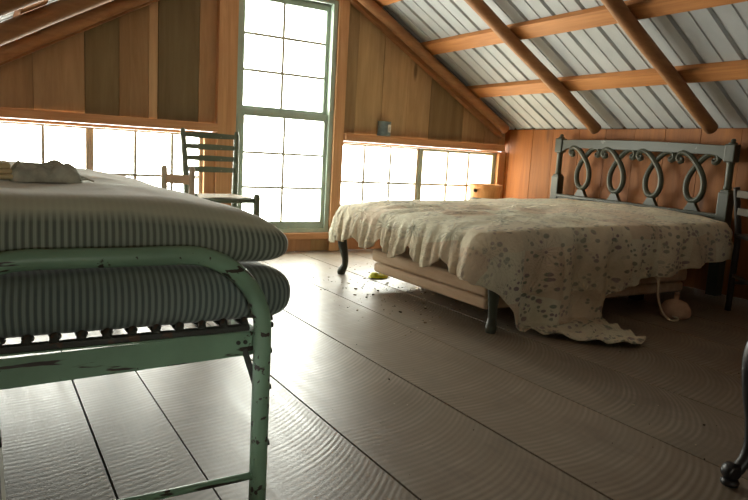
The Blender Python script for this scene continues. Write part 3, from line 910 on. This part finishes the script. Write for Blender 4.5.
# rag and folded yellow cloth on the upper mattress
mb = MB(); rows = []
for i in range(40):
    row = []
    for j in range(40):
        a, b = i/39, j/39
        x = lerp(.062, .212, a) + .008*mnoise.noise(Vector((a*5, b*5, 2)))
        y = lerp(1.70, 1.90, b) + .008*mnoise.noise(Vector((a*5, b*5, 9)))
        e = min(a, 1-a, b, 1-b)
        env = min(1, e/.14)**.6
        z = .645 + env*(.024 + .020*abs(mnoise.noise(Vector((a*4.5, b*4.5, 4)))) + .028*abs(mnoise.noise(Vector((a*3+b*3, b*8, 6)))))
        row.append((x, y, z))
    rows.append(row)
mb.grid(rows); mb.grid([[(p[0], p[1], .643) for p in rows[0]], [(p[0], p[1], .643) for p in rows[-1]]])
for k in range(14):
    y = random.uniform(1.70, 1.9); mb.tube([(.205, y, .652), (.222, y+random.uniform(-.01, .01), .655), (.236, y+random.uniform(-.012, .012), .6505)], .0016, 5)
rag = mb.build('rag', plain('rag_grey', (.46, .48, .40), .95, 0, .3, 30), label='crumpled grey rag with frayed edge lying on the upper striped mattress', cat='cloth')
mb = MB()
for k in range(3):
    rounded_box(mb, (-.13+.006*k, 1.70+.004*k, .649+.0125*k), (.068-.003*k, 1.90-.006*k, .661+.0125*k), .0055, .05)
mb.build('folded_cloth', plain('cream_cloth', (.62, .52, .30), .9, 0, .12, 20), label='folded yellowish cloth beside the grey rag on the upper mattress', cat='cloth')

# ------------------------------------------------------------------ ladder-back chair by the window
ch = empty('ladder_back_chair', (1.18, 3.72, 0), 'dark green ladder-back chair standing in front of the tall window', 'chair')
yb_, yf_ = 3.87, 3.56
for sgn, (xt, xs) in (('l', (1.025, 1.045)), ('r', (1.352, 1.335))):
    mb = MB()
    P = cr([(xs, yb_-.02, 0), (xs, yb_-.02, .25), (xs, yb_-.02, .45), (lerp(xs, xt, .5), yb_-.005, .65), (xt, yb_+.02, .845)], 5)
    mb.tube(P, [interp(p.z, [(0, .014), (.45, .019), (.80, .016), (.83, .017), (.85, .008)]) for p in P], 10)
    mb.build('back_post', M['chair_dark'], ch)
for k, zc in enumerate((.812, .745, .678, .612)):
    f = (zc-.45)/.4
    xl, xr = lerp(1.045, 1.025, f)+.008, lerp(1.335, 1.352, f)-.008
    rows = []
    for i in range(13):
        a = i/12; x = lerp(xl, xr, a)
        y = yb_ - .018 + .036*f*.9 + .022*math.sin(PI*a)
        h = .013 + .004*math.sin(PI*a)
        rows.append([(x, y-.004, zc-h), (x, y-.004, zc+h), (x, y+.004, zc+h), (x, y+.004, zc-h)])
    mb = MB(); mb.grid(rows, False, True)
    mb.face([mb.bm.verts[0] if False else v for v in []]) if False else None
    mb.build('slat', M['chair_dark'], ch)
mb = MB()
rows = []
for i in range(15):
    row = []
    for j in range(15):
        a, b = i/14, j/14
        y = lerp(yf_-.002, yb_-.03, b); x = lerp(lerp(1.012, 1.06, b), lerp(1.368, 1.32, b), a)
        row.append((x, y, .470 - .014*math.sin(PI*a)*math.sin(PI*b)))
    rows.append(row)
mb.grid(rows)
mb.grid([[Vector(p) - Vector((0, 0, .018)) for p in r] for r in rows])
mb.build('seat', M['rush'], ch, label='pale woven seat')
mb = MB(); mb.tube([(1.005, yf_, .452), (1.372, yf_, .452)], .014, 10); mb.build('seat_rail', M['chair_dark'], ch)
for xa, xb in ((1.008, 1.05), (1.368, 1.33)):
    mb = MB(); mb.tube([(xa, yf_, .452), (xb, yb_-.02, .452)], .012, 8); mb.build('seat_rail', M['chair_dark'], ch)
    mb = MB()
    mb.lathe((xa, yf_, 0), [(.013, 0), (.018, .1), (.019, .44), (.020, .475), (.014, .488), (.006, .492)], 12)
    mb.build('front_leg', M['chair_dark'], ch)
    for zz in (.16, .29):
        mb = MB(); mb.tube([(xa, yf_, zz), (xb, yb_-.02, zz)], .0085, 8); mb.build('rung', M['chair_dark'], ch)
for zz in (.19, .32):
    mb = MB(); mb.tube([(1.008, yf_, zz), (1.368, yf_, zz)], .0085, 8); mb.build('rung', M['chair_dark'], ch)
mb = MB(); mb.tube([(1.045, yb_-.02, .24), (1.335, yb_-.02, .24)], .0085, 8); mb.build('rung', M['chair_dark'], ch)

# small pale chair between the cot and the ladder-back
sc = empty('small_chair', (.86, 3.12, 0), 'small pale wooden chair with low back, half hidden behind the cot', 'chair')
pL, pR = Vector((.735, 3.10, 0)), Vector((.832, 2.985, 0))
dirb = (pR-pL).normalized(); nb = Vector((-dirb.y, dirb.x, 0))
if nb.x < 0: nb = -nb
for p in (pL, pR):
    mb = MB(); d = Vector((0, 0, 0))
    mb.tube([p, p+Vector((0, 0, .64)), p+Vector((0, 0, .652))], [.0135, .0135, .009], 10); mb.build('back_post', M['chair_pale'], sc)
    q = p + nb*.2
    mb = MB(); mb.tube([q, q+Vector((0, 0, .335))], .0135, 10); mb.build('front_leg', M['chair_pale'], sc)
    mb = MB(); mb.tube([p+Vector((0, 0, .15)), q+Vector((0, 0, .15))], .008, 8); mb.build('rung', M['chair_pale'], sc)
mb = MB(); mb.bar(pL+Vector((0, 0, .592)), pR+Vector((0, 0, .592)), .012, .042, bevel=.003); mb.build('back_rail', plain('rail_tan', (.72, .52, .36), .6), sc)
mb = MB(); mb.bar(pL+Vector((0, 0, .46)), pR+Vector((0, 0, .46)), .012, .035, bevel=.003); mb.build('back_rail', M['chair_pale'], sc)
a, b = pL - dirb*.015, pR + dirb*.015
mb = MB(); mb.prism([a - nb*.012 + Vector((0, 0, .33)), b - nb*.012 + Vector((0, 0, .33)), b + nb*.22 + Vector((0, 0, .33)), a + nb*.22 + Vector((0, 0, .33))], (0, 0, .018), .004); mb.build('seat', M['chair_pale'], sc)

# ------------------------------------------------------------------ small things
# tin can on the ledge
can = empty('tin_can', (2.735, 4.418, .9055), 'blue-grey tin can standing on the ledge over the low right window', 'can')
c = Vector((2.735, 4.418, .9055))
mb = MB(); mb.lathe(c, [(.052, 0), (.055, .003), (.055, .012), (.053, .016), (.053, .104), (.055, .108), (.055, .113), (.050, .113), (.049, .012)], 28)
mb.build('body', plain('tin_blue', (.16, .21, .21), .4, .5, .3, 14), can)
rows = []
for i in range(9):
    a = math.radians(lerp(-88, -28, i/8)); rows.append([(c.x+.0536*math.cos(a), c.y+.0536*math.sin(a), c.z+z) for z in (.03, .09)])
mb = MB(); mb.grid(rows); mb.build('paper_label', plain('can_label', (.62, .62, .55), .8, 0, .4, 40), can, label='torn pale paper label')

# wooden bucket beyond the bed
bk = empty('wooden_bucket', (3.62, 4.19, 0), 'orange wooden bucket standing in the corner behind the bed', 'bucket')
mb = MB(); mb.lathe((3.62, 4.19, 0), [(.10, 0), (.11, .02), (.128, .50), (.138, .53), (.138, .566), (.126, .566), (.12, .5), (.10, .03)], 28)
mb.build('body', wood('bucket_wood', (.52, .22, .07), (.78, .40, .16), 'Z', .5, knots=False), bk)
mb = MB()
for z, r in ((.43, .1265),): mb.lathe((3.62, 4.19, z), [(r, 0), (r+.004, .004), (r+.004, .022), (r, .026)], 28)
mb.build('hoop', M['black'], bk)
mb = MB(); mb.tube([(3.495, 4.155, .51), (3.475, 4.15, .515), (3.466, 4.148, .525)], [.012, .014, .006], 10); mb.build('knob', M['black'], bk)

# yellow scrap on the floor
mb = MB(); rows = []
for i in range(18):
    row = []
    for j in range(12):
        a, b = i/17, j/11
        x = lerp(2.045, 2.185, a); y = 3.385 + .055*(b-.5)*2*math.sin(PI*min(1, max(.06, a*1.0)))**.5
        e = min(1, min(a, 1-a)*5)*math.sin(PI*b)
        row.append((x, y, .004 + .040*e*(.55+.6*abs(mnoise.noise(Vector((a*4, b*4, 3)))))))
    rows.append(row)
mb.grid(rows)
t = NT('yellow_scrap'); nn = t.noise(t.coord(), 30, 3)
ymat = t.fin(t.ramp(nn, [(.35, (.42, .46, .015)), (.65, (.66, .58, .02))]), .5)
mb.build('wrapper', ymat, label='crumpled bright yellow scrap lying on the floor at the far end of the box spring', cat='wrapper')

# tan dome with cord under the near bed side
dm = empty('hanging_lamp', (3.10, 2.02, 0), 'dusty tan dome-shaped lamp with pale cord lying on the floor under the bed edge', 'lamp')
mb = MB()
mb.lathe((3.11, 2.02, 0), [(.058, 0), (.074, .008), (.078, .025), (.074, .05), (.056, .078), (.028, .092), (.012, .096), (.011, .125), (.014, .128), (.008, .135)], 24)
mb.build('shade', plain('dome_tan', (.42, .27, .18), .7, 0, .3, 12), dm)
P = cr([(3.055, 2.172, .215), (2.99, 2.06, .20), (2.965, 2.03, .12), (2.965, 1.995, .045), (2.985, 1.965, .010), (3.02, 1.945, .009), (3.052, 1.962, .011), (3.045, 1.99, .02)], 8)
mb = MB(); mb.tube(P, .0055, 8); mb.build('cord', plain('cord_tan', (.48, .40, .28), .8), dm)

# dark chair at the right edge, by the headboard
dc = empty('side_chair', (3.55, 1.8, 0), 'low dark wooden side chair at the right edge beside the headboard', 'chair')
B0, B1 = Vector((3.355, 1.745, 0)), Vector((3.60, 2.02, 0))
bd = (B1-B0).normalized(); fn = Vector((bd.y, -bd.x, 0))
for p in (B0, B1):
    mb = MB(); P = cr([p, p+Vector((0, 0, .2)), p+Vector((0, 0, .42)), p-fn*.02+Vector((0, 0, .56)), p-fn*.04+Vector((0, 0, .69))], 5)
    mb.tube(P, [.017]*len(P), 10); mb.build('back_post', M['espresso'], dc)
    q = p + fn*.36
    mb = MB(); mb.tube([q, q+Vector((0, 0, .42))], [.014, .018], 10); mb.build('front_leg', M['espresso'], dc)
    mb = MB(); mb.tube([p+Vector((0, 0, .16)), q+Vector((0, 0, .16))], .009, 8); mb.build('rung', M['espresso'], dc)
for zz, dd in ((.655, .034), (.56, .02)):
    mb = MB(); mb.bar(B0-fn*dd+Vector((0, 0, zz)), B1-fn*dd+Vector((0, 0, zz)), .012, .04, bevel=.003); mb.build('slat', M['espresso'], dc)
mb = MB(); mb.bar(B0+Vector((0, 0, .2)), B1+Vector((0, 0, .2)), .014, .018); mb.build('rung', M['espresso'], dc)
mb = MB(); mb.prism([B0-bd*.02-fn*.015+Vector((0, 0, .415)), B1+bd*.02-fn*.015+Vector((0, 0, .415)), B1+bd*.03+fn*.38+Vector((0, 0, .415)), B0-bd*.03+fn*.38+Vector((0, 0, .415))], (0, 0, .022), .005); mb.build('seat', M['espresso'], dc)

# black cabriole-legged stool, only one leg reaches into the picture
st = empty('cabriole_table', (1.86, .58, 0), 'black low table with scrolled cabriole leg at bottom right corner', 'table')
x0, y0, x1, y1 = 1.635+TDX, .835+TDY, 2.11+TDX, .36+TDY
for lx, ly, ox, oy in ((x0, y0, -1, .35), (x1, y0, 1, .35), (x0, y1, -1, -.35), (x1, y1, 1, -.35)):
    n_ = Vector((ox, oy, 0)).normalized()
    prof = [(-.01, .44, .026), (.012, .40, .030), (.045, .355, .031), (.058, .31, .026), (.056, .25, .020), (.040, .17, .0165), (.034, .11, .0155), (.042, .07, .0155), (.058, .045, .016), (.075, .034, .017)]
    P = cr([Vector((lx, ly, 0)) + n_*d + Vector((0, 0, z)) for d, z, r in prof], 5)
    m_ = len(P); R = []
    for i in range(m_):
        f = i/(m_-1)*(len(prof)-1); k = min(int(f), len(prof)-2); R.append(lerp(prof[k][2], prof[k+1][2], f-k))
    mb = MB(); mb.tube(P, R, 12)
    c_ = Vector((lx, ly, 0)) + n_*.078
    mb.lathe(c_, [(.012, 0), (.020, .004), (.022, .012), (.016, .02)], 14)
    side = Vector((-n_.y, n_.x, 0))
    mb.tube([c_ + Vector((0, 0, .038)) - side*.017, c_ + Vector((0, 0, .038)) - side*.012, c_ + Vector((0, 0, .038)) + side*.012, c_ + Vector((0, 0, .038)) + side*.017], [.014, .021, .021, .014], 14)
    mb.build('leg', M['black'], st)
mb = MB(); mb.box(x0-.035, x1+.035, y1-.035, y0+.035, .435, .46, .006); mb.build('tabletop', M['black'], st)
mb = MB()
for a, b in (((x0, y0), (x1, y0)), ((x0, y1), (x1, y1)), ((x0, y0), (x0, y1)), ((x1, y0), (x1, y1))): mb.bar((*a, .405), (*b, .405), .018, .058)
mb.build('apron', M['black'], st)

# crumbs and dry leaf bits scattered over the floor
mb = MB()
for k in range(620):
    if k < 400: x, y = random.gauss(1.98, .22), random.gauss(2.85, .42)
    else: x, y = random.uniform(.6, 3.2), random.uniform(.9, 3.9)
    if y > 4.2 or x > 3.8 or x < .6: continue
    s = (1 if k < 400 else .55)*random.choice((.002, .0025, .003, .004, .005, .008)) * random.uniform(.7, 1.2)
    a = random.uniform(0, PI); ca, sa = math.cos(a), math.sin(a)
    mb.cur = random.choice([(.42, .37, .28, 1), (.06, .045, .03, 1), (.16, .11, .07, 1), (.6, .56, .48, 1), (.05, .04, .03, 1), (.30, .24, .16, 1)])
    pts = [(-1, -.25), (-.3, -.55), (.6, -.45), (1, .1), (.3, .5), (-.6, .4)]
    poly = [Vector((x + s*(px*ca-py*sa), y + s*(px*sa+py*ca), .0003)) for px, py in pts]
    mb.prism(poly, (0, 0, s*random.uniform(.25, .7)))
t = NT('debris'); dm_ = t.fin(t.attr('Col').outputs['Color'], .85, 0, .2)
mb.build('floor_debris', dm_, label='scattered crumbs and dry leaf bits on the floor around the bed foot', cat='debris', kind='stuff')

# ------------------------------------------------------------------ light
w = bpy.data.worlds.new('World'); scene.world = w; w.use_nodes = True
bg = w.node_tree.nodes['Background']
bg.inputs['Color'].default_value = (1.0, 1.0, .93, 1)
bg.inputs['Strength'].default_value = 6.0
def portal(x0, x1, z0, z1, y, out):
    ld = bpy.data.lights.new('window_daylight', 'AREA'); ld.shape = 'RECTANGLE'
    ld.size = x1-x0; ld.size_y = z1-z0; ld.cycles.is_portal = True
    o = bpy.data.objects.new('window_daylight', ld); COL.objects.link(o)
    o.location = ((x0+x1)/2, y, (z0+z1)/2); o.rotation_euler = (PI/2*(-1 if out > 0 else 1), 0, 0)
for y, s in ((YG+.08, 1),):
    portal(1.58, 2.26, .17, 1.83, y, s); portal(XL+.05, 1.32, .33, .83, y, s); portal(2.39, 3.97, .33, .83, y, s)
portal(RW[0]+.04, RW[1]-.04, RW[2]+.04, RW[3]-.04, YB-.07, -1)  # portal of the added fill window

# ------------------------------------------------------------------ camera
cam = bpy.data.cameras.new('camera'); co = bpy.data.objects.new('camera', cam); COL.objects.link(co)
cam.sensor_width = 36; cam.lens = 36*649.8/748; cam.clip_start = .02
def vd(x, y): return Vector((x-374, -(y-250), -649.8)).normalized()
Yc = vd(-22, 133); Xc = vd(1450, 217); Xc = (Xc - Yc*Xc.dot(Yc)).normalized(); Zc = Xc.cross(Yc)
R = Matrix((Xc, Yc, Zc))
co.matrix_world = Matrix.Translation((0, 0, .75)) @ R.to_4x4()
scene.camera = co
scene.view_settings.view_transform = 'Standard'; scene.view_settings.look = 'None'
scene.view_settings.gamma = 1; scene.view_settings.use_curve_mapping = False
scene.view_settings.exposure = 2.0
scene.cycles.use_denoising = True
scene.cycles.max_bounces = 12; scene.cycles.diffuse_bounces = 8; scene.cycles.transparent_max_bounces = 16
scene.cycles.sample_clamp_indirect = 12
